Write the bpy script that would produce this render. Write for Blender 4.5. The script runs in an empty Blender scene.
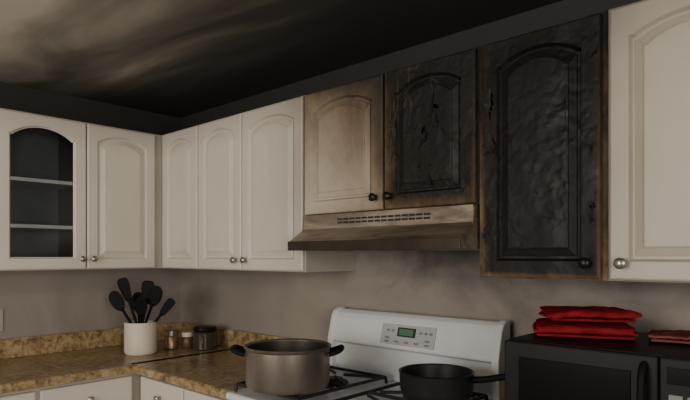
import bpy, bmesh, math, random
from mathutils import Vector, Matrix, noise as mnoise
random.seed(4)
S=bpy.context.scene
COL=S.collection

# ------------------------------------------------------------------ materials
def newmat(name):
    m=bpy.data.materials.new(name); m.use_nodes=True
    nt=m.node_tree; nt.nodes.clear()
    o=nt.nodes.new('ShaderNodeOutputMaterial'); b=nt.nodes.new('ShaderNodeBsdfPrincipled')
    nt.links.new(b.outputs[0],o.inputs[0])
    return m,nt,b
def ramp(nt,src,stops,interp='LINEAR'):
    r=nt.nodes.new('ShaderNodeValToRGB'); r.color_ramp.interpolation=interp
    el=r.color_ramp.elements
    el[0].position=stops[0][0]; el[0].color=(*stops[0][1],1)
    el[1].position=stops[-1][0]; el[1].color=(*stops[-1][1],1)
    for p,c in stops[1:-1]:
        e=el.new(p); e.color=(*c,1)
    nt.links.new(src,r.inputs[0]); return r
def M(nt,op,a,b=None,c=None,clamp=False):
    n=nt.nodes.new('ShaderNodeMath'); n.operation=op; n.use_clamp=clamp
    for i,v in enumerate((a,b,c)):
        if v is None: continue
        if isinstance(v,(int,float)): n.inputs[i].default_value=v
        else: nt.links.new(v,n.inputs[i])
    return n.outputs[0]
def mixc(nt,f,a,b):
    mx=nt.nodes.new('ShaderNodeMixRGB')
    for i,v in enumerate((f,a,b)):
        if isinstance(v,(int,float)): mx.inputs[i].default_value=v
        elif isinstance(v,tuple): mx.inputs[i].default_value=(*v,1)
        else: nt.links.new(v,mx.inputs[i])
    return mx.outputs[0]
def noisef(nt,vec,scale,detail=5,rough=.55,dist=0.0,stretch=None,off=None):
    if stretch or off:
        mp=nt.nodes.new('ShaderNodeMapping'); mp.inputs['Scale'].default_value=stretch or (1,1,1)
        mp.inputs['Location'].default_value=off or (0,0,0)
        nt.links.new(vec,mp.inputs[0]); vec=mp.outputs[0]
    n=nt.nodes.new('ShaderNodeTexNoise'); n.inputs['Scale'].default_value=scale
    n.inputs['Detail'].default_value=detail; n.inputs['Roughness'].default_value=rough
    n.inputs['Distortion'].default_value=dist
    nt.links.new(vec,n.inputs['Vector']); return n.outputs['Fac']
def bump(nt,b,h,strength,dist=.01):
    n=nt.nodes.new('ShaderNodeBump'); n.inputs['Strength'].default_value=strength
    n.inputs['Distance'].default_value=dist
    nt.links.new(h,n.inputs['Height']); nt.links.new(n.outputs[0],b.inputs['Normal'])
def simple(name,c1,c2=None,rough=.5,metal=0,scale=8,bs=0,bscale=60,spec=.5,stretch=None):
    m,nt,b=newmat(name)
    tc=nt.nodes.new('ShaderNodeTexCoord').outputs['Object']
    c2=c2 or tuple(x*.8 for x in c1)
    f=noisef(nt,tc,scale,stretch=stretch)
    r=ramp(nt,f,[(.3,c1),(.7,c2)]); nt.links.new(r.outputs[0],b.inputs['Base Color'])
    b.inputs['Roughness'].default_value=rough; b.inputs['Metallic'].default_value=metal
    b.inputs['Specular IOR Level'].default_value=spec
    if bs: bump(nt,b,noisef(nt,tc,bscale,3),bs,.004)
    return m
def paint(name,c1,c2,x0,x1,amt=.8,ztop=(1.98,2.22)):
    """cabinet paint with a soot film collecting near the ceiling and near the fire (world X between x0 clean -> x1 dirty)"""
    m,nt,b=newmat(name)
    p=nt.nodes.new('ShaderNodeNewGeometry').outputs['Position']
    sp=nt.nodes.new('ShaderNodeSeparateXYZ'); nt.links.new(p,sp.inputs[0])
    n=noisef(nt,p,3,5); base=ramp(nt,n,[(.3,c1),(.7,c2)]).outputs[0]
    n2=noisef(nt,p,6,7,.65,.5,stretch=(1,1,.5))
    zt=M(nt,'DIVIDE',M(nt,'SUBTRACT',sp.outputs[2],ztop[0]),ztop[1]-ztop[0],clamp=True)
    xt=M(nt,'DIVIDE',M(nt,'SUBTRACT',sp.outputs[0],x0),x1-x0,clamp=True)
    hz=M(nt,'DIVIDE',M(nt,'SUBTRACT',sp.outputs[2],1.1),.6,clamp=True)
    v=M(nt,'ADD',M(nt,'MULTIPLY',zt,.6),M(nt,'MULTIPLY',M(nt,'MULTIPLY',M(nt,'MULTIPLY',xt,xt),hz),.9))
    v=M(nt,'ADD',v,M(nt,'MULTIPLY',M(nt,'SUBTRACT',n2,.5),.35)); v=M(nt,'MULTIPLY',v,amt,clamp=True)
    col=mixc(nt,v,base,(.12,.090,.060))
    nt.links.new(col,b.inputs['Base Color']); b.inputs['Roughness'].default_value=.42
    return m
def burnt(name,c0,gx,gz,nz,ge,scale=5,bs=.5,edgew=.12,rough=.55,stops=None,peel=0,off=(0,0,0),spec=.3,blister=0):
    m,nt,b=newmat(name)
    t=nt.nodes.new('ShaderNodeTexCoord'); g=t.outputs['Generated']; o=t.outputs['Object']
    sp=nt.nodes.new('ShaderNodeSeparateXYZ'); nt.links.new(g,sp.inputs[0]); x,z=sp.outputs[0],sp.outputs[2]
    n1=noisef(nt,o,scale,7,.65,.4,stretch=(1,1,.45),off=off); n2=noisef(nt,o,scale*7,5,.65)
    e=M(nt,'MINIMUM',M(nt,'MINIMUM',x,M(nt,'SUBTRACT',1,x)),M(nt,'MINIMUM',M(nt,'MULTIPLY',z,1.6),M(nt,'MULTIPLY',M(nt,'SUBTRACT',1,z),1.6)))
    e=M(nt,'DIVIDE',e,edgew,clamp=True)
    v=M(nt,'ADD',c0,M(nt,'MULTIPLY',x,gx)); v=M(nt,'ADD',v,M(nt,'MULTIPLY',z,gz))
    v=M(nt,'ADD',v,M(nt,'MULTIPLY',M(nt,'SUBTRACT',n1,.5),nz)); v=M(nt,'ADD',v,M(nt,'MULTIPLY',M(nt,'SUBTRACT',n2,.5),nz*.35))
    v=M(nt,'ADD',v,M(nt,'MULTIPLY',e,ge),clamp=True)
    stops=stops or [(0,(.60,.565,.50)),(.2,(.38,.32,.245)),(.34,(.20,.135,.078)),(.46,(.080,.048,.026)),(.6,(.014,.0115,.0095)),(1,(.0055,.0055,.0055))]
    r=ramp(nt,v,stops); col=r.outputs[0]
    h=M(nt,'MULTIPLY',n2,.35)
    if blister:
        mp=nt.nodes.new('ShaderNodeMixRGB'); mp.inputs[0].default_value=.06
        vo=nt.nodes.new('ShaderNodeTexNoise'); vo.inputs['Scale'].default_value=9; nt.links.new(o,vo.inputs['Vector'])
        nt.links.new(o,mp.inputs[1]); nt.links.new(vo.outputs['Color'],mp.inputs[2])
        vr=nt.nodes.new('ShaderNodeTexVoronoi'); vr.feature='SMOOTH_F1'; vr.inputs['Scale'].default_value=38; nt.links.new(mp.outputs[0],vr.inputs['Vector'])
        bm_=ramp(nt,noisef(nt,o,7,3,.6,0,off=(2,off[0],5)),[(.42,(0,0,0)),(.6,(1,1,1))]).outputs[0]
        h=M(nt,'SUBTRACT',h,M(nt,'MULTIPLY',M(nt,'MULTIPLY',vr.outputs['Distance'],bm_),blister))
    if peel:
        pn=noisef(nt,o,5.5,6,.62,.5,stretch=(1.3,1,.5),off=(off[0]+3,1,off[2]+2))
        mask=ramp(nt,noisef(nt,o,3.2,3,.6,0,off=(7,off[1],2)),[(.45,(0,0,0)),(.6,(1,1,1))]).outputs[0]
        step=ramp(nt,pn,[(.50,(0,0,0)),(.535,(1,1,1))]).outputs[0]
        line=ramp(nt,pn,[(.495,(0,0,0)),(.515,(1,1,1)),(.54,(0,0,0))]).outputs[0]
        col=mixc(nt,M(nt,'MULTIPLY',M(nt,'MULTIPLY',line,mask),peel),col,(.09,.058,.034))
        h=M(nt,'ADD',h,M(nt,'MULTIPLY',step,mask))
    nt.links.new(col,b.inputs['Base Color'])
    b.inputs['Specular IOR Level'].default_value=spec
    rr=ramp(nt,n1,[(.35,(rough-.12,)*3),(.65,(rough+.2,)*3)]); nt.links.new(rr.outputs[0],b.inputs['Roughness'])
    bump(nt,b,h,bs,.006)
    return m

WHITE=paint('cabinet_paint',(.68,.635,.56),(.63,.585,.515),1.05,1.60,.75)
WHITE_R=paint('cabinet_paint_smoked',(.48,.44,.37),(.42,.38,.315),2.95,2.68,.75)
CARC=paint('cabinet_carcass',(.52,.485,.43),(.47,.44,.38),1.05,1.60,.8)
CARCR=simple('cabinet_carcass_smoked',(.24,.21,.17),(.16,.14,.11),.5,scale=3)
SM=[(0,(.54,.49,.405)),(.25,(.35,.30,.23)),(.42,(.20,.155,.105)),(.58,(.075,.052,.032)),(.75,(.02,.016,.013)),(1,(.008,.008,.008))]
SMOKED=burnt('smoked_paint',.10,.32,.40,.38,-.12,scale=4,bs=.2,edgew=.20,spec=.4,stops=SM)
CHAR1=burnt('charred_paint_a',.38,.10,.14,.42,.26,scale=5,bs=.9,edgew=.18,peel=.6,spec=.24,blister=.9)
CHAR2=burnt('charred_paint_b',.34,.06,.18,.32,.42,scale=5,bs=.8,edgew=.065,off=(5,2,1),spec=.22,blister=1.0,rough=.5)
CHARF=burnt('charred_frame',.42,0,.15,.5,0,scale=9,bs=.4,spec=.2)
SMOKF=burnt('smoked_frame',.42,.2,.1,.4,0,scale=6,bs=.3)
FLAKE=burnt('charred_flake',.64,0,0,.50,0,scale=30,bs=.5,spec=.2)
NICKEL=simple('pewter_knob',(.42,.39,.35),(.32,.29,.26),.3,.85)
BLACKM=simple('black_knob',(.012,.011,.010),None,.35,.5)
SHADE_KICK=simple('interior_dark',(.13,.137,.14),(.10,.107,.11),.6)  # dark grey painted as shade inside the glass cabinet; toe kicks share it
SHELF=simple('shelf_paint',(.88,.87,.83),None,.5)

def wallmat():
    m,nt,b=newmat('wall_paint_sooted')
    p=nt.nodes.new('ShaderNodeNewGeometry').outputs['Position']
    sp=nt.nodes.new('ShaderNodeSeparateXYZ'); nt.links.new(p,sp.inputs[0])
    n=noisef(nt,p,2.0,6,.55,1.0); n3=noisef(nt,p,3.0,7,.62,.5,off=(4,2,8))
    v=M(nt,'ADD',sp.outputs[2],M(nt,'MULTIPLY',M(nt,'SUBTRACT',n,.5),.25))
    base=ramp(nt,n,[(.32,(.29,.255,.225)),(.68,(.22,.193,.168))])
    dx=M(nt,'MULTIPLY',M(nt,'SUBTRACT',sp.outputs[0],2.35),.75); dz=M(nt,'MULTIPLY',M(nt,'SUBTRACT',sp.outputs[2],1.58),2.9)
    rr=M(nt,'SQRT',M(nt,'ADD',M(nt,'MULTIPLY',dx,dx),M(nt,'MULTIPLY',dz,dz)))
    sm=M(nt,'SUBTRACT',1.12,rr); sm=M(nt,'ADD',sm,M(nt,'MULTIPLY',M(nt,'SUBTRACT',n3,.5),1.5)); 
    smr=ramp(nt,sm,[(.1,(0,0,0)),(.75,(.92,.92,.92))])
    c=mixc(nt,smr.outputs[0],base.outputs[0],(.050,.042,.036))
    soot=ramp(nt,M(nt,'SUBTRACT',v,1.5),[(.25,(0,0,0)),(.55,(1,1,1))])
    c=mixc(nt,soot.outputs[0],c,(.020,.018,.017))
    nt.links.new(c,b.inputs['Base Color']); b.inputs['Roughness'].default_value=.7
    bump(nt,b,noisef(nt,p,120,3),.12,.002)
    return m
WALL=wallmat()
def ceilmat():
    m,nt,b=newmat('ceiling_soot')
    p=nt.nodes.new('ShaderNodeNewGeometry').outputs['Position']
    sp=nt.nodes.new('ShaderNodeSeparateXYZ'); nt.links.new(p,sp.inputs[0])
    x,y=sp.outputs[0],sp.outputs[1]
    wv=nt.nodes.new('ShaderNodeTexNoise'); wv.inputs['Scale'].default_value=.9; wv.inputs['Detail'].default_value=6
    wv.inputs['Distortion'].default_value=1.3; wv.inputs['Roughness'].default_value=.5
    mp=nt.nodes.new('ShaderNodeMapping'); mp.inputs['Rotation'].default_value=(0,0,math.radians(-38)); mp.inputs['Scale'].default_value=(.7,2.4,1); mp.inputs['Location'].default_value=(.3,.2,0)
    nt.links.new(p,mp.inputs[0]); nt.links.new(mp.outputs[0],wv.inputs[0])
    dx=M(nt,'MULTIPLY',M(nt,'SUBTRACT',x,.85),.72); dy=M(nt,'SUBTRACT',y,-1.5)
    r=M(nt,'SQRT',M(nt,'ADD',M(nt,'MULTIPLY',dx,dx),M(nt,'MULTIPLY',dy,dy)))
    v=M(nt,'SUBTRACT',1.30,r); v=M(nt,'ADD',v,M(nt,'MULTIPLY',M(nt,'SUBTRACT',wv.outputs[0],.5),1.25),clamp=True)
    rp=ramp(nt,v,[(0,(.018,.0155,.014)),(.25,(.038,.033,.028)),(.55,(.15,.133,.112)),(.8,(.36,.33,.285)),(1,(.54,.50,.44))])
    nt.links.new(rp.outputs[0],b.inputs['Base Color']); b.inputs['Roughness'].default_value=.8
    return m
CEIL=ceilmat()
def granite():
    m,nt,b=newmat('granite_laminate')
    p=nt.nodes.new('ShaderNodeTexCoord').outputs['Object']
    n=noisef(nt,p,34,8,.72,.4); n2=noisef(nt,p,6,4,.6,.5)
    v=M(nt,'ADD',M(nt,'MULTIPLY',n,.75),M(nt,'MULTIPLY',n2,.3))
    r=ramp(nt,v,[(.36,(.05,.03,.013)),(.45,(.17,.11,.05)),(.53,(.32,.225,.11)),(.61,(.43,.33,.19)),(.72,(.54,.45,.31))])
    nt.links.new(r.outputs[0],b.inputs['Base Color']); b.inputs['Roughness'].default_value=.3
    return m
GRAN=granite()
FLOOR=simple('floor_tile',(.16,.12,.09),(.11,.085,.065),.4)
ENAMEL=simple('white_enamel',(.67,.69,.71),(.63,.65,.67),.25)
PANEL=simple('control_panel_plastic',(.42,.43,.43),(.38,.39,.39),.35)
BLACKE=simple('black_enamel',(.012,.012,.013),None,.3)
IRON=simple('cast_iron',(.016,.015,.015),None,.55,.2,bs=.3)
STEEL=simple('brushed_steel_sooted',(.30,.262,.225),(.15,.125,.105),.42,.8,scale=7,stretch=(1,1,.3))
STEELIN=simple('pot_interior',(.10,.09,.08),(.05,.045,.04),.45,.7)
NONSTICK=simple('nonstick_black',(.014,.014,.015),None,.45,spec=.35)
PLASTICB=simple('black_plastic',(.006,.006,.007),None,.6,spec=.14)
MICRO=simple('microwave_black',(.008,.008,.009),None,.42,spec=.22)
MGLASS=simple('microwave_window',(.004,.004,.005),None,.2,spec=.25)
CERAM=simple('crock_ceramic',(.70,.62,.52),(.64,.565,.47),.45)
SPICE=simple('copper_lid',(.35,.22,.14),None,.35,.6)
SPICE2=simple('spice_brown',(.12,.06,.03),None,.4)
REDT=simple('red_terry',(.28,.018,.026),(.17,.010,.016),1.0,scale=30,bs=1.0,bscale=260,spec=0)
PINK=simple('dusty_cloth',(.27,.085,.078),(.16,.05,.045),1.0,scale=10,bs=.8,bscale=220,spec=0)
PLATE=simple('outlet_plastic',(.40,.37,.33),None,.4)
def hoodmat():
    m,nt,b=newmat('hood_smoked_metal')
    o=nt.nodes.new('ShaderNodeTexCoord').outputs['Object']
    n=noisef(nt,o,4,7,.65,.6,stretch=(.6,2,2)); n2=noisef(nt,o,18,4,.6,.2,stretch=(.2,1,1))
    v=M(nt,'ADD',M(nt,'MULTIPLY',n,.75),M(nt,'MULTIPLY',n2,.25))
    r=ramp(nt,v,[(.34,(.045,.033,.024)),(.47,(.18,.142,.105)),(.6,(.37,.32,.26))])
    nt.links.new(r.outputs[0],b.inputs['Base Color']); b.inputs['Metallic'].default_value=.6; b.inputs['Roughness'].default_value=.4
    return m
HOOD=hoodmat()
HOODD=simple('hood_lip_dark',(.07,.054,.04),(.035,.027,.02),.35,.6)
def emis(name,c,s):
    m,nt,b=newmat(name); b.inputs['Base Color'].default_value=(.02,.05,.03,1)
    b.inputs['Emission Color'].default_value=(*c,1); b.inputs['Emission Strength'].default_value=s; return m
LED=emis('clock_display',(.10,.24,.12),.3)
LCD=simple('display_bezel',(.03,.05,.035),None,.2)
BUTTON=simple('panel_button',(.2,.21,.21),None,.4)
m,nt,b=newmat('cabinet_glass')
nt.nodes.remove(b); o=[n for n in nt.nodes if n.type=='OUTPUT_MATERIAL'][0]
tr=nt.nodes.new('ShaderNodeBsdfTransparent'); tr.inputs[0].default_value=(.88,.90,.91,1)
gl=nt.nodes.new('ShaderNodeBsdfGlossy'); gl.inputs['Roughness'].default_value=.12; gl.inputs[0].default_value=(.8,.85,.9,1)
fr=nt.nodes.new('ShaderNodeFresnel'); fr.inputs[0].default_value=1.6
mx=nt.nodes.new('ShaderNodeMixShader'); nt.links.new(fr.outputs[0],mx.inputs[0]); nt.links.new(tr.outputs[0],mx.inputs[1]); nt.links.new(gl.outputs[0],mx.inputs[2]); nt.links.new(mx.outputs[0],o.inputs[0])
GLASS=m
m,nt,b=newmat('smoky_jar_glass'); b.inputs['Base Color'].default_value=(.05,.04,.03,1); b.inputs['Roughness'].default_value=.12; JAR=m

# ------------------------------------------------------------------ mesh helpers
def empty(name,loc=(0,0,0)):
    e=bpy.data.objects.new(name,None); COL.objects.link(e); e.location=loc; e.empty_display_size=.1; return e
def mkobj(name,bm,mat,parent=None,smooth=False,loc=(0,0,0),rot=(0,0,0)):
    bmesh.ops.recalc_face_normals(bm,faces=bm.faces)
    me=bpy.data.meshes.new(name); bm.to_mesh(me); bm.free()
    if smooth:
        for p in me.polygons: p.use_smooth=True
    me.materials.append(mat)
    ob=bpy.data.objects.new(name,me); COL.objects.link(ob)
    ob.location=loc; ob.rotation_euler=rot
    if parent:
        ob.parent=parent; ob.location=Vector(loc)-parent.location
    return ob
def box(name,lo,hi,mat,parent=None,bev=0,seg=2,rotz=0):
    c=[(a+b)/2 for a,b in zip(lo,hi)]; s=[abs(b-a) for a,b in zip(lo,hi)]
    bm=bmesh.new(); bmesh.ops.create_cube(bm,size=1)
    for v in bm.verts: v.co=Vector((v.co.x*s[0],v.co.y*s[1],v.co.z*s[2]))
    if bev: bmesh.ops.bevel(bm,geom=bm.edges[:],offset=min(bev,min(s)*.45),segments=seg,profile=.5,affect='EDGES')
    ob=mkobj(name,bm,mat,parent,loc=c); ob.rotation_euler=(0,0,rotz); return ob
def lathe(name,prof,mat,parent=None,loc=(0,0,0),rot=(0,0,0),n=48,smooth=True):
    bm=bmesh.new(); rings=[]
    for r,z in prof:
        if r<1e-5: rings.append([bm.verts.new((0,0,z))])
        else: rings.append([bm.verts.new((r*math.cos(2*math.pi*i/n),r*math.sin(2*math.pi*i/n),z)) for i in range(n)])
    for a,b in zip(rings,rings[1:]):
        for i in range(n):
            j=(i+1)%n
            if len(a)==1 and len(b)==1: continue
            if len(a)==1: bm.faces.new((a[0],b[i],b[j]))
            elif len(b)==1: bm.faces.new((a[i],a[j],b[0]))
            else: bm.faces.new((a[i],a[j],b[j],b[i]))
    ob=mkobj(name,bm,mat,parent,smooth,loc,rot)
    if smooth:
        md=ob.modifiers.new('es','EDGE_SPLIT'); md.split_angle=math.radians(40)
    return ob
def tube(name,pts,r,mat,parent=None,flat=1.0,cyc=False):
    cu=bpy.data.curves.new(name,'CURVE'); cu.dimensions='3D'; cu.bevel_depth=r; cu.bevel_resolution=4; cu.use_fill_caps=True
    s=cu.splines.new('NURBS'); s.points.add(len(pts)-1)
    for p,q in zip(s.points,pts): p.co=(*q,1)
    s.order_u=3; s.use_endpoint_u=True; s.use_cyclic_u=cyc
    cu.materials.append(mat)
    ob=bpy.data.objects.new(name,cu); COL.objects.link(ob)
    if parent: ob.parent=parent; ob.location=-parent.location
    return ob
def extrude_x(name,prof,x0,x1,mat,parent=None,bev=0,seg=2,smooth=False):
    bm=bmesh.new()
    a=[bm.verts.new((x0,y,z)) for y,z in prof]; b_=[bm.verts.new((x1,y,z)) for y,z in prof]
    n=len(prof); bm.faces.new(a); bm.faces.new(b_[::-1])
    for i in range(n): bm.faces.new((a[i],a[(i+1)%n],b_[(i+1)%n],b_[i]))
    bmesh.ops.recalc_face_normals(bm,faces=bm.faces)
    if bev: bmesh.ops.bevel(bm,geom=bm.edges[:],offset=bev,segments=seg,profile=.5,affect='EDGES')
    return mkobj(name,bm,mat,parent,smooth)

def door(name,w,h,mat,parent,loc,rotz=0,glass=False,rise=.038,st=.050,toprail=.045,t=.02,arch=True):
    """local: x -w/2..w/2, z 0..h, front at y=-t"""
    n=33 if arch else 2
    def loop(ins,y):
        xl=-w/2+st+ins; xr=-xl; zb=st+ins; zs=h-toprail-(rise if arch else 0)-ins
        pts=[(xl,y,zb),(xr,y,zb)]
        for i in range(n):
            s=1-2*i/(n-1); q=min(1,abs(s)/.94); f=(1-q*q)**.85 if arch else 0
            pts.append((xr*s,y,zs+rise*f))
        return pts
    def outer(ins,y):
        X=w/2-ins; pts=[(-X,y,ins),(X,y,ins)]
        for i in range(n):
            s=1-2*i/(n-1); pts.append((X*s,y,h-ins))
        return pts
    L=[outer(0,0),outer(0,-t+.005),outer(.002,-t+.002),outer(.006,-t),loop(0,-t),loop(.002,-t+.003),loop(.005,-t+.010)]
    if glass: L+= [loop(.008,-t+.012),loop(.008,0)]
    else: L+= [loop(.008,-t+.014),loop(.015,-t+.014),loop(.016,-t+.009),loop(.036,-t+.002),loop(.038,-t-.001),loop(.042,-t-.002)]
    bm=bmesh.new(); rings=[[bm.verts.new(p) for p in l] for l in L]
    k=len(L[0])
    for a,b_ in zip(rings,rings[1:]):
        for i in range(k):
            j=(i+1)%k; bm.faces.new((a[i],a[j],b_[j],b_[i]))
    if glass:
        a,b_=rings[-1],rings[0]
        for i in range(k):
            j=(i+1)%k; bm.faces.new((a[i],a[j],b_[j],b_[i]))
    else:
        bm.faces.new(rings[-1]); bm.faces.new(rings[0][::-1])
    ob=mkobj(name,bm,mat,parent,loc=loc,rot=(0,0,rotz))
    if glass:
        bm=bmesh.new(); bm.faces.new([bm.verts.new(p) for p in loop(.006,-.006)])
        mkobj(name+'_glass_pane',bm,GLASS,parent,loc=loc,rot=(0,0,rotz))
    return ob
KN=[(0,.0),(.009,0),(.009,.002),(.0055,.005),(.005,.012),(.011,.016),(.0155,.021),(.0155,.025),(.012,.029),(0,.031)]
def knob(parent,loc,axis,mat=NICKEL):
    rot=(math.radians(90),0,0) if axis=='-y' else (0,math.radians(90),0)
    return lathe('knob',KN,mat,parent,loc,rot,n=24)

def flakes(parent,x0,x1,z0,z1,y,count,seed,big=.035):
    """curled, blistered paint chips standing off the door face - one joined mesh"""
    rnd=random.Random(seed); bm=bmesh.new()
    for c in range(count):
        cx=rnd.uniform(x0,x1); cz=rnd.uniform(z0,z1); rw=rnd.uniform(.3,.9)*big; rh=rnd.uniform(.5,1.9)*big; ph=rnd.uniform(0,50); tilt=rnd.uniform(-.4,.4)
        cd=rnd.uniform(0,6.28); curl=rnd.uniform(.003,.007)
        rings=[]; n=30; cen=bm.verts.new((cx,y-.0004,cz))
        for k in range(1,5):
            row=[]
            for i in range(n):
                a=2*math.pi*i/n; rr=k/4*(1+.8*mnoise.noise(Vector((math.cos(a)*1.6+ph,math.sin(a)*1.6,ph)))+.35*mnoise.noise(Vector((math.cos(a)*5+ph,math.sin(a)*5,ph))))
                px=math.cos(a)*rw*rr; pz=math.sin(a)*rh*rr; qx=px*math.cos(tilt)-pz*math.sin(tilt); qz=px*math.sin(tilt)+pz*math.cos(tilt)
                up=(k/4)**3*curl*max(0,math.cos(a-cd))
                row.append(bm.verts.new((min(x1+.02,max(x0-.02,cx+qx)),y-.0004-up,cz+qz)))
            rings.append(row)
        for i in range(n):
            bm.faces.new((cen,rings[0][i],rings[0][(i+1)%n]))
            for r0,r1 in zip(rings,rings[1:]): bm.faces.new((r0[i],r1[i],r1[(i+1)%n],r0[(i+1)%n]))
    for v in bm.verts: v.co=v.co-parent.location
    ob=mkobj('peeling_paint',bm,FLAKE,None,True); ob.parent=parent
    return ob

# ------------------------------------------------------------------ room
CH=2.337; XR=4.7; YF=-4.3
box('floor',(-.15,YF-.15,-.1),(XR+.15,.15,0),FLOOR)
box('ceiling',(-.15,YF-.15,CH),(XR+.15,.15,CH+.1),CEIL)
box('wall_back',(-.15,0,0),(XR+.15,.15,CH),WALL)
box('wall_left',(-.15,YF,0),(0,0,CH),WALL)
PLAIN=simple('wall_paint_plain',(.42,.38,.34),None,.7)
def winwall(nm,axis,pos,a0,a1,w0,w1,z0,z1,th=.15):  # unseen wall with an opening added to let light in
    e=empty(nm)
    def bx(n,p0,p1,q0,q1):
        if axis=='y': box(n,(p0,pos-th,q0),(p1,pos,q1),PLAIN,e)
        else: box(n,(pos,p0,q0),(pos+th,p1,q1),PLAIN,e)
    bx('left_part',a0,w0,0,CH); bx('right_part',w1,a1,0,CH); bx('below',w0,w1,0,z0); bx('above',w0,w1,z1,CH)
winwall('wall_front','y',YF,-.15,XR+.15,.9,3.1,.85,2.15)
winwall('wall_right','x',XR,YF,0,-3.3,-1.5,.9,2.1)
FR=simple('window_frame_paint',(.6,.58,.55),None,.4)
for i,(ax,pos,w0,w1,z0,z1) in enumerate((('y',YF-.08,.9,3.1,.85,2.15),('x',XR+.08,-3.3,-1.5,.9,2.1))):  # unseen frames, added around the openings for the light
    e=empty('window_%d'%(i+1))
    def b2(n,p0,p1,q0,q1):
        if ax=='y': box(n,(p0,pos-.02,q0),(p1,pos+.02,q1),FR,e)
        else: box(n,(pos-.02,p0,q0),(pos+.02,p1,q1),FR,e)
    f=.04
    b2('sill',w0,w1,z0,z0+f); b2('head',w0,w1,z1-f,z1); b2('jamb_1',w0,w0+f,z0+f,z1-f); b2('jamb_2',w1-f,w1,z0+f,z1-f)
    mid=(w0+w1)/2; b2('mullion',mid-.02,mid+.02,z0+f,z1-f)

# ------------------------------------------------------------------ wall cabinets
Z0,Z1=1.37,2.13; D=.31
def carcass_hollow(parent,y0,y1,mat):
    x1=D
    box('side_1',(0,y0,Z0),(x1,y0+.016,Z1),mat,parent); box('side_2',(0,y1-.016,Z0),(x1,y1,Z1),mat,parent)
    box('bottom',(0,y0+.016,Z0),(x1,y1-.016,Z0+.018),mat,parent); box('top',(0,y0+.016,Z1-.018),(x1,y1-.016,Z1),mat,parent)
    box('back',(0.001,y0+.016,Z0+.018),(.008,y1-.016,Z1-.018),SHADE_KICK,parent)
gc=empty('glass_door_wall_cabinet',(0,-.945,Z0))
carcass_hollow(gc,-1.155,-.739,CARC)
box('lining_1',(.008,-1.139,Z0+.018),(D-.02,-1.135,Z1-.018),SHADE_KICK,gc); box('lining_2',(.008,-.759,Z0+.018),(D-.02,-.755,Z1-.018),SHADE_KICK,gc)  # thin dark sheets that put the inner shade into the colour
for z in (1.575,1.80): box('shelf',(.008,-1.134,z),(D-.010,-.760,z+.018),SHELF,gc,.002)
door('glass_door',.408,Z1-Z0-.012,WHITE,gc,(D,-.946,Z0+.004),math.pi/2,glass=True,rise=.05,st=.052,toprail=.05)
knob(gc,(D+.02,-.766,Z0+.055),'x')
wc=empty('wall_cabinet',(0,-.54,Z0))
box('carcass',(0,-.738,Z0),(D,-.312,Z1),CARC,wc)
door('door',.376,Z1-Z0-.012,WHITE,wc,(D,-.547,Z0+.004),math.pi/2)
knob(wc,(D+.02,-.709,Z0+.055),'x')
wl=empty('wall_cabinet',(0,-1.6,Z0))
box('carcass',(0,-2.0,Z0),(D,-1.157,Z1),CARC,wl)
for i in range(2): door('door_%d'%i,.412,Z1-Z0-.012,WHITE,wl,(D,-1.368-.42*i,Z0+.004),math.pi/2)
knob(wl,(D+.02,-1.54,Z0+.055),'x'); knob(wl,(D+.02,-1.61,Z0+.055),'x')
def cab(name,x0,x1,z0,doors,cm,knobs,km=NICKEL,z1=Z1):
    e=empty(name,((x0+x1)/2,0,z0))
    box('carcass',(x0,-D,z0),(x1,0,z1),cm,e)
    for i,(a,b_,mt) in enumerate(doors):
        door('door_%d'%i,b_-a-.005,z1-z0-.012,mt,e,((a+b_)/2,-D,z0+.004),0)
    for kx in knobs: knob(e,(kx,-D-.02,z0+.05),'-y',km)
    return e
cab('wall_cabinet',.0,.708,Z0,[(.352,.706,WHITE)],CARC,[])
cab('wall_cabinet',.709,1.513,Z0,[(.712,1.082,WHITE),(1.084,1.511,WHITE)],CARC,[1.045,1.122])
oc=cab('over_range_wall_cabinet',1.514,2.340,1.61,[(1.518,1.948,SMOKED),(1.952,2.336,CHAR1)],SMOKF,[1.915,1.985],BLACKM)
cc=cab('charred_wall_cabinet',2.341,2.742,Z0,[(2.358,2.728,CHAR2)],CHARF,[2.69],BLACKM)
cab('wall_cabinet',2.743,3.60,Z0,[(2.748,3.17,WHITE_R),(3.174,3.596,WHITE_R)],CARCR,[2.785,3.56],NICKEL)
yf=-D-.022
flakes(oc,2.10,2.22,1.72,1.98,yf,7,3,.034)
flakes(cc,2.375,2.395,1.45,2.05,-D-.020,8,6,.025)
flakes(cc,2.70,2.715,1.50,2.05,-D-.020,5,7,.016)

# ------------------------------------------------------------------ range hood
hd=empty('range_hood',(1.925,0,1.46))
X0,X1=1.522,2.330
prof=[(0,1.609),(-.333,1.609),(-.333,1.552),(-.340,1.545),(-.415,1.499),(-.415,1.462),(-.402,1.462),(-.402,1.485),(-.02,1.485),(-.02,1.462),(0,1.462)]
extrude_x('body',prof,X0,X1,HOOD,hd)
for sx in (X0-.003,X1+.0005):
    extrude_x('end_cap',[(0,1.60),(-.331,1.60),(-.340,1.545),(-.415,1.497),(-.415,1.464),(0,1.462)],sx,sx+.0025,HOOD,hd)
box('front_lip',(X0-.004,-.421,1.461),(X1+.004,-.414,1.499),HOODD,hd,.002)
for i in range(14):
    xx=1.72+i*.032
    for z in (1.569,1.583): box('vent_slot',(xx,-.335,z),(xx+.026,-.331,z+.007),BLACKE,hd)
box('filter',(1.6,-.36,1.475),(2.25,-.06,1.484),STEELIN,hd)

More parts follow.
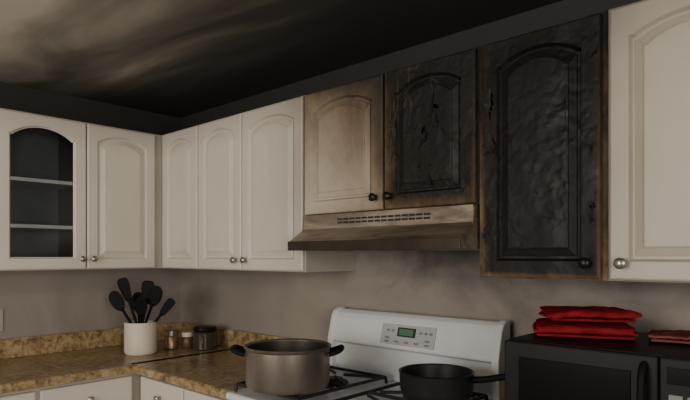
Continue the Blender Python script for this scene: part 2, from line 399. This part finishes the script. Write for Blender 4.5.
# ------------------------------------------------------------------ counters + base cabinets
def bullnose(x):
    return [(-.004,.87),(-x+.01,.87),(-x+.002,.874),(-x,.885),(-x,.897),(-x+.003,.906),(-x+.012,.91),(-.004,.91)]
ct=empty('countertop',(0,0,.87))
CD=.66; SA,SB=1.458,2.312
extrude_x('back_run',bullnose(CD),CD-.05,SA-.006,GRAN,ct)
bm=bmesh.new(); pr=bullnose(CD)
a=[bm.verts.new((-y,-2.4,z)) for y,z in pr]; b_=[bm.verts.new((-y,-.004,z)) for y,z in pr]
bm.faces.new(a); bm.faces.new(b_[::-1])
for i in range(len(pr)): bm.faces.new((a[i],a[(i+1)%len(pr)],b_[(i+1)%len(pr)],b_[i]))
mkobj('left_run',bm,GRAN,ct)
box('backsplash_back',(.024,-.022,.91),(SA-.006,-.002,1.012),GRAN,ct,.004)
box('backsplash_left',(.002,-2.4,.91),(.022,-.002,1.012),GRAN,ct,.004)
c2=empty('countertop',(2.9,0,.87))
extrude_x('run',bullnose(CD),SB+.006,4.0,GRAN,c2)
box('backsplash',(SB+.006,-.022,.91),(4.0,-.002,1.012),GRAN,c2,.004)
bc=empty('base_cabinet',(.3,-1.2,0))
box('carcass_left',(.004,-2.4,.1),(.60,-.004,.869),CARC,bc); box('toe_kick',(.004,-2.4,0),(.53,-.004,.1),SHADE_KICK,bc)
for i in range(4):
    yc=-.85-.44*i
    box('drawer_front',(.60,yc-.21,.70),(.62,yc+.21,.85),WHITE,bc,.005)
    door('door_%d'%i,.42,.57,WHITE,bc,(.60,yc,.115),math.pi/2,arch=False)
    lathe('knob',KN,NICKEL,bc,(.62,yc,.775),(0,math.pi/2,0),n=24)
def basecab(x0,x1,n):
    e=empty('base_cabinet',((x0+x1)/2,0,0))
    box('carcass',(x0,-.60,.1),(x1,-.004,.869),CARC,e); box('toe_kick',(x0,-.53,0),(x1,-.004,.1),SHADE_KICK,e)
    w=(x1-x0-.02)/n
    for i in range(n):
        xc=x0+.01+w*(i+.5)
        box('drawer_front',(xc-w/2+.006,-.62,.70),(xc+w/2-.006,-.60,.85),WHITE,e,.005)
        door('door_%d'%i,w-.012,.57,WHITE,e,(xc,-.60,.115),0,arch=False)
        knob(e,(xc,-.62,.775),'-y')
basecab(.645,SA-.008,2); basecab(SB+.008,4.0,4)

# ------------------------------------------------------------------ gas range
A,B=SA,SB
st=empty('gas_range',((A+B)/2,-.34,0))
box('body',(A,-.66,.08),(B,-.03,.885),ENAMEL,st,.006)
box('cooktop',(A,-.69,.886),(B,-.03,.916),ENAMEL,st,.012,4)
box('oven_door',(A+.01,-.70,.2),(B-.01,-.662,.77),ENAMEL,st,.01)
box('oven_window',(A+.14,-.703,.36),(B-.14,-.699,.62),MGLASS,st,.004)
tube('oven_handle',[(A+.08,-.70,.72),(A+.08,-.745,.72),(A+.12,-.755,.72),(B-.12,-.755,.72),(B-.08,-.745,.72),(B-.08,-.70,.72)],.011,ENAMEL,st)
box('knob_panel',(A+.01,-.695,.785),(B-.01,-.662,.875),ENAMEL,st,.008)
for i in range(5): lathe('burner_knob',[(.022,0),(.022,.012),(.018,.025),(0,.026)],BLACKE,st,(A+.12+i*.155,-.695,.83),(math.pi/2,0,0),24)
for x in (A+.03,B-.07): 
    for y in (-.6,-.12): lathe('foot',[(0,0),(.018,0),(.018,.08),(0,.08)],BLACKE,st,(x+.02,y,0),n=16)
prof=[(-.032,.917),(-.105,.917),(-.100,.935),(-.090,1.03),(-.092,1.045),(-.118,1.056),(-.120,1.066),(-.094,1.160),(-.082,1.182),(-.062,1.195),(-.045,1.197),(-.032,1.19)]
extrude_x('backguard',prof,A+.004,B-.004,ENAMEL,st,.004,3)
for xs in (A,B-.03):
    p2=[(-.030,.918),(-.118,.918),(-.124,.94),(-.126,1.066),(-.100,1.165),(-.086,1.190),(-.064,1.202),(-.045,1.203),(-.030,1.197)]
    extrude_x('backguard_end_cap',p2,xs,xs+.03,ENAMEL,st,.006,3)
ang=math.atan2(.026,.094)
def onface(name,x0,x1,s0,s1,mat,th=.003,bev=.001):
    d=Vector((0,.026,.094)).normalized(); nrm=Vector((0,-.094,.026)).normalized()
    c=Vector(((x0+x1)/2,-.120,1.066))+d*((s0+s1)/2)+nrm*(th/2)
    bm=bmesh.new(); bmesh.ops.create_cube(bm,size=1)
    for v in bm.verts: v.co=Vector((v.co.x*(x1-x0),v.co.y*th,v.co.z*(s1-s0)))
    bmesh.ops.bevel(bm,geom=bm.edges[:],offset=min(bev,th*.4),segments=2,affect='EDGES')
    ob=mkobj(name,bm,mat,st,loc=c,rot=(-ang,0,0)); return ob
onface('control_panel',1.765,2.035,.006,.092,PANEL,.004)
ox=.065
onface('display_bezel',1.785+ox,1.875+ox,.042,.080,LCD,.007)
onface('clock_display',1.795+ox,1.865+ox,.048,.074,LED,.0085)
for i in range(5):
    for s in (.018,.034) if i in(0,4) else (.020,):
        onface('button',1.724+ox+i*.05,1.746+ox+i*.05,s-.004,s+.004,BUTTON,.006)
for xx in (1.735,1.76,1.90,1.925,1.948): onface('button',xx+ox-.007,xx+ox+.007,.060,.069,BUTTON,.006)
def grate(cx,y0,y1,w=.34):
    z=.945; r=.0065
    for xx in (cx-w/2,cx+w/2): tube('grate_bar',[(xx,y0,.918),(xx,y0,z),(xx,y0+.02,z),(xx,y1-.02,z),(xx,y1,z),(xx,y1,.918)],r,IRON,st)
    for yy in (y0+.01,(y0+y1)/2,y1-.01): tube('grate_bar',[(cx-w/2,yy,z),(cx,yy,z),(cx+w/2,yy,z)],r,IRON,st)
    for yc in ((3*y0+y1)/4,(y0+3*y1)/4):
        for k in range(4):
            a=math.pi/4+k*math.pi/2; dx,dy=math.cos(a),math.sin(a)
            tube('grate_finger',[(cx+dx*.035,yc+dy*.035,z+.003),(cx+dx*.09,yc+dy*.07,z+.003),(cx+dx*.2,yc+dy*.13,z-.001)],r*.95,IRON,st)
        lathe('burner',[(0,.917),(.055,.917),(.052,.924),(.034,.926),(.034,.934),(.03,.938),(0,.938)],IRON,st,(cx,yc,0),n=32)
grate(1.66,-.66,-.16); grate(2.115,-.66,-.16)

# ------------------------------------------------------------------ pots
PX,PY=1.69,-.572
pot=empty('stock_pot',(PX,PY,.953)); R=.156;H=.155
lathe('body',[(0,0),(R-.02,0),(R-.006,.006),(R,.02),(R,H-.012),(R+.006,H-.006),(R+.007,H),(R+.002,H+.002),(R-.006,H-.004),(R-.006,.02),(R-.02,.008),(0,.006)],STEEL,pot,(PX,PY,.953),n=72)
lathe('interior',[(0,.0075),(R-.022,.0095),(R-.008,.021),(R-.0075,H-.006)],STEELIN,pot,(PX,PY,.953),n=72)
d=Vector((-.736,-.677,0)); pz=.953+H-.028
for sgn in (1,-1):
    dd=d*sgn; p=Vector((-dd.y,dd.x,0)); c=Vector((PX,PY,pz))+dd*(R-.002)
    pts=[c+p*.045, c+p*.045+dd*.03+Vector((0,0,.008)), c+p*.03+dd*.048+Vector((0,0,.018)), c-p*.03+dd*.048+Vector((0,0,.018)), c-p*.045+dd*.03+Vector((0,0,.008)), c-p*.045]
    tube('loop_handle',pts,.0095,PLASTICB,pot)
QX,QY=2.205,-.36
pan=empty('saucepan',(QX,QY,.953)); R=.123;H=.098
lathe('body',[(0,0),(R-.025,0),(R-.012,.008),(R,.04),(R+.002,H-.006),(R+.005,H),(R,H+.002),(R-.004,H-.002),(R-.006,.04),(R-.02,.012),(0,.007)],NONSTICK,pan,(QX,QY,.953),n=64)
hd_=Vector((.93,.30,0)).normalized(); c=Vector((QX,QY,.953+H-.02))+hd_*(R-.003)
tube('handle',[c,c+hd_*.04+Vector((0,0,.004)),c+hd_*.08+Vector((0,0,.014)),c+hd_*.14+Vector((0,0,.028)),c+hd_*.175+Vector((0,0,.032))],.011,PLASTICB,pan)

# ------------------------------------------------------------------ crock + utensils
CX,CY=.385,-.475
ck=empty('utensil_crock',(CX,CY,.911)); R=.084;H=.172
lathe('crock',[(0,0),(R-.01,0),(R-.003,.006),(R,.02),(R,H-.004),(R-.003,H),(R-.008,H-.003),(R-.009,.015),(0,.012)],CERAM,ck,(CX,CY,.911),n=56)
ri=Vector((.736,.677,0)); fw=Vector((-.677,.736,0))
def head(name,kind,c,axis,w,l):
    side=axis.cross(fw).normalized(); nrm=side.cross(axis).normalized()
    bm=bmesh.new(); bmesh.ops.create_uvsphere(bm,u_segments=24,v_segments=14,radius=1)
    for v in bm.verts:
        x,y,z=v.co
        if kind=='spatula':
            x=math.copysign(abs(x)**.55,x); z=math.copysign(abs(z)**.6,z); x*=.78+.22*z; cup=0
            y*=.25
        else:
            cup=.35*(1-x*x-z*z); y*=.35; x*=(1.0+.12*z)
        v.co=side*(x*w)+axis*(z*l)+nrm*((y+cup)*w*.5)
    return mkobj(name,bm,PLASTICB,ck,True,c)
U=[(-.135,.20,'spoon',.037,.062,.02),(-.075,.275,'spatula',.036,.066,-.02),(-.028,.19,'spoon',.038,.058,.04),(.035,.255,'spatula',.040,.066,.0),(.088,.235,'spoon',.038,.06,-.03),(.135,.16,'spatula',.028,.056,.02),(.02,.17,'spoon',.034,.055,-.05)]
for i,(lx,hz,kd,w,l,fy) in enumerate(U):
    base=Vector((CX,CY,.93))-ri*(lx*.3)-fw*(fy*.3)
    top=Vector((CX,CY,.911+.11+hz*.86))+ri*lx+fw*fy
    ax=(top-base).normalized(); 
    tube('utensil_handle',[base,base+(top-base)*.5,top-ax*l*.7],.0075,PLASTICB,ck)
    head('utensil_head_'+kd,kd,top,ax,w,l)

j=empty('storage_jar',(.507,-.15,.911))
lathe('glass_body',[(0,0),(.062,0),(.068,.006),(.068,.092),(.060,.10),(0,.10)],JAR,j,(.507,-.15,.911))
lathe('lid',[(0,.10),(.064,.10),(.066,.103),(.066,.122),(.060,.128),(.012,.128),(0,.13)],BLACKM,j,(.507,-.15,.911))
for k,(x,y,mm,sc) in enumerate(((.35,-.27,SPICE,1.15),(.405,-.20,SPICE2,1.0))):
    j=empty('spice_jar',(x,y,.911))
    lathe('body',[(0,0),(.030*sc,0),(.033*sc,.004),(.033*sc,.06*sc),(.028*sc,.066*sc),(0,.066*sc)],mm,j,(x,y,.911),n=32)
    lathe('lid',[(0,.066*sc),(.031*sc,.066*sc),(.031*sc,.088*sc),(.028*sc,.091*sc),(0,.091*sc)],CERAM if k else NICKEL,j,(x,y,.911),n=32)

o=empty('wall_outlet',(0,-1.045,1.1))
box('plate',(.0,-1.103,1.05),(.006,-1.028,1.165),PLATE,o,.003)
for z in (1.085,1.13): box('socket',(.006,-1.08,z-.014),(.008,-1.051,z+.014),PLATE,o,.002)

# ------------------------------------------------------------------ microwave
mw=empty('microwave',(2.79,-.27,.911)); a,b1,f=2.505,3.06,-.465
box('body',(a,f+.02,.925),(b1,-.06,1.20),MICRO,mw,.006)
for x in (a+.04,b1-.06):
    for y in (-.4,-.12): box('foot',(x,y,.911),(x+.02,y+.02,.925),PLASTICB,mw)
box('door',(a,f,.928),(2.905,f+.019,1.197),MICRO,mw,.005)
box('door_window',(a+.045,f-.002,.965),(2.845,f+.001,1.155),MGLASS,mw,.002)
tube('door_handle',[(2.875,f,.95),(2.875,f-.028,.955),(2.875,f-.034,1.06),(2.875,f-.028,1.17),(2.875,f,1.175)],.009,PLASTICB,mw)
box('control_panel',(2.907,f,.928),(b1,f+.019,1.197),MICRO,mw,.005)
box('clock_display',(2.925,f-.002,1.135),(3.04,f+.001,1.175),MGLASS,mw,.001)
for r in range(5):
    for c in range(3): box('button',(2.928+c*.039,f-.002,.96+r*.032),(2.958+c*.039,f+.001,.982+r*.032),BUTTON if r==4 else BLACKM,mw,.001)

# ------------------------------------------------------------------ towels
def folded(name,cx,cy,z0,w,dp,layers,th,mat,rot,seed,amp=1.0,taper=0):
    prof=[]; half=dp/2; g=th*1.05
    for L in range(layers):
        z=z0+th/2+L*g; hh=half*(1-taper*L); ys=[-hh+i*2*hh/12 for i in range(13)]
        if L%2: ys=ys[::-1]
        for y in ys: prof.append((y,z,L))
        if L<layers-1:
            s=1 if L%2==0 else -1
            for k in (1,2,3): 
                aa=-math.pi/2+k*math.pi/4; prof.append((s*(hh+g*.5*math.cos(aa)),z+g/2+g/2*math.sin(aa),L+k/4))
    nx=30; bm=bmesh.new(); rows=[]
    for i in range(nx+1):
        u=i/nx-.5; row=[]
        for (y,z,L) in prof:
            h=(z-z0); k=min(1,max(0,h-th*.5)/(th*layers))
            dz=k*(amp*mnoise.noise(Vector((u*3+seed,y*9,1)))*.012+amp*mnoise.noise(Vector((u*9+seed,y*26,4)))*.006-.008*(abs(u)*2)**4-.004*(abs(y)/half)**4)
            dy=amp*mnoise.noise(Vector((u*3+seed+9,3,L*.8)))*.016; dx=amp*mnoise.noise(Vector((seed,y*4,L*1.3)))*.026*(u*2)
            row.append(bm.verts.new((u*w+dx,y+dy,z+dz)))
        rows.append(row)
    for r0,r1 in zip(rows,rows[1:]):
        for k in range(len(prof)-1): bm.faces.new((r0[k],r0[k+1],r1[k+1],r1[k]))
    for v in bm.verts: v.co.z-=z0
    ob=mkobj(name,bm,mat,None,True,(cx,cy,z0),(0,0,rot))
    s=ob.modifiers.new('s','SOLIDIFY'); s.thickness=th*.70; s.offset=0
    s=ob.modifiers.new('ss','SUBSURF'); s.levels=1; s.render_levels=2
    return ob
folded('folded_towel',2.643,-.235,1.2025,.265,.21,3,.0135,REDT,math.radians(24),1,.8)
folded('folded_towel',2.652,-.218,1.2475,.235,.18,3,.0115,REDT,math.radians(31),5,1.0,.05)
folded('dish_cloth',2.885,-.175,1.2025,.13,.17,2,.0115,PINK,math.radians(10),8,1.2,.10)

# ------------------------------------------------------------------ lights
def area(name,loc,rot,sx,sy,p,c):
    l=bpy.data.lights.new(name,'AREA'); l.shape='RECTANGLE'; l.size=sx; l.size_y=sy; l.energy=p; l.color=c
    ob=bpy.data.objects.new(name,l); COL.objects.link(ob); ob.location=loc; ob.rotation_euler=rot; return ob
area('window_light_front',(2.0,YF-.2,1.5),(math.radians(90),0,0),2.2,1.3,74,(1,.93,.84))  # added area light outside the made-up front opening, brightens the room
area('window_light_right',(XR+.2,-2.4,1.5),(math.radians(90),0,math.radians(90)),1.8,1.2,60,(1,.93,.83))  # added area light outside the made-up right opening, brightens the left wall
cl=empty('ceiling_lamp',(2.2,-2.9,CH))  # unseen fixture, added for soft shadows under the cabinets
lathe('base',[(0,0),(.09,0),(.09,-.02),(0,-.02)],NICKEL,cl,(2.2,-2.9,CH))
lathe('rod',[(0,-.02),(.01,-.02),(.01,-.09),(0,-.09)],NICKEL,cl,(2.2,-2.9,CH),n=16)
pl=bpy.data.lights.new('lamp_bulb','POINT'); pl.energy=29; pl.color=(1,.83,.64); pl.shadow_soft_size=.09  # added warm point light, also brightens the ceiling
po=bpy.data.objects.new('lamp_bulb',pl); COL.objects.link(po); po.parent=cl; po.location=(0,0,-.19)
w=bpy.data.worlds.new('world'); S.world=w; w.use_nodes=True
bg=w.node_tree.nodes['Background']; bg.inputs[0].default_value=(.9,.92,1,1); bg.inputs[1].default_value=.6

# ------------------------------------------------------------------ camera
cd=bpy.data.cameras.new('camera'); cam=bpy.data.objects.new('camera',cd); COL.objects.link(cam)
cam.location=(3.269,-1.974,1.44); cam.rotation_euler=(math.pi/2,0,math.radians(42.6))
cd.sensor_width=36; cd.lens=29.4; cd.shift_y=.081; cd.clip_start=.02
S.camera=cam
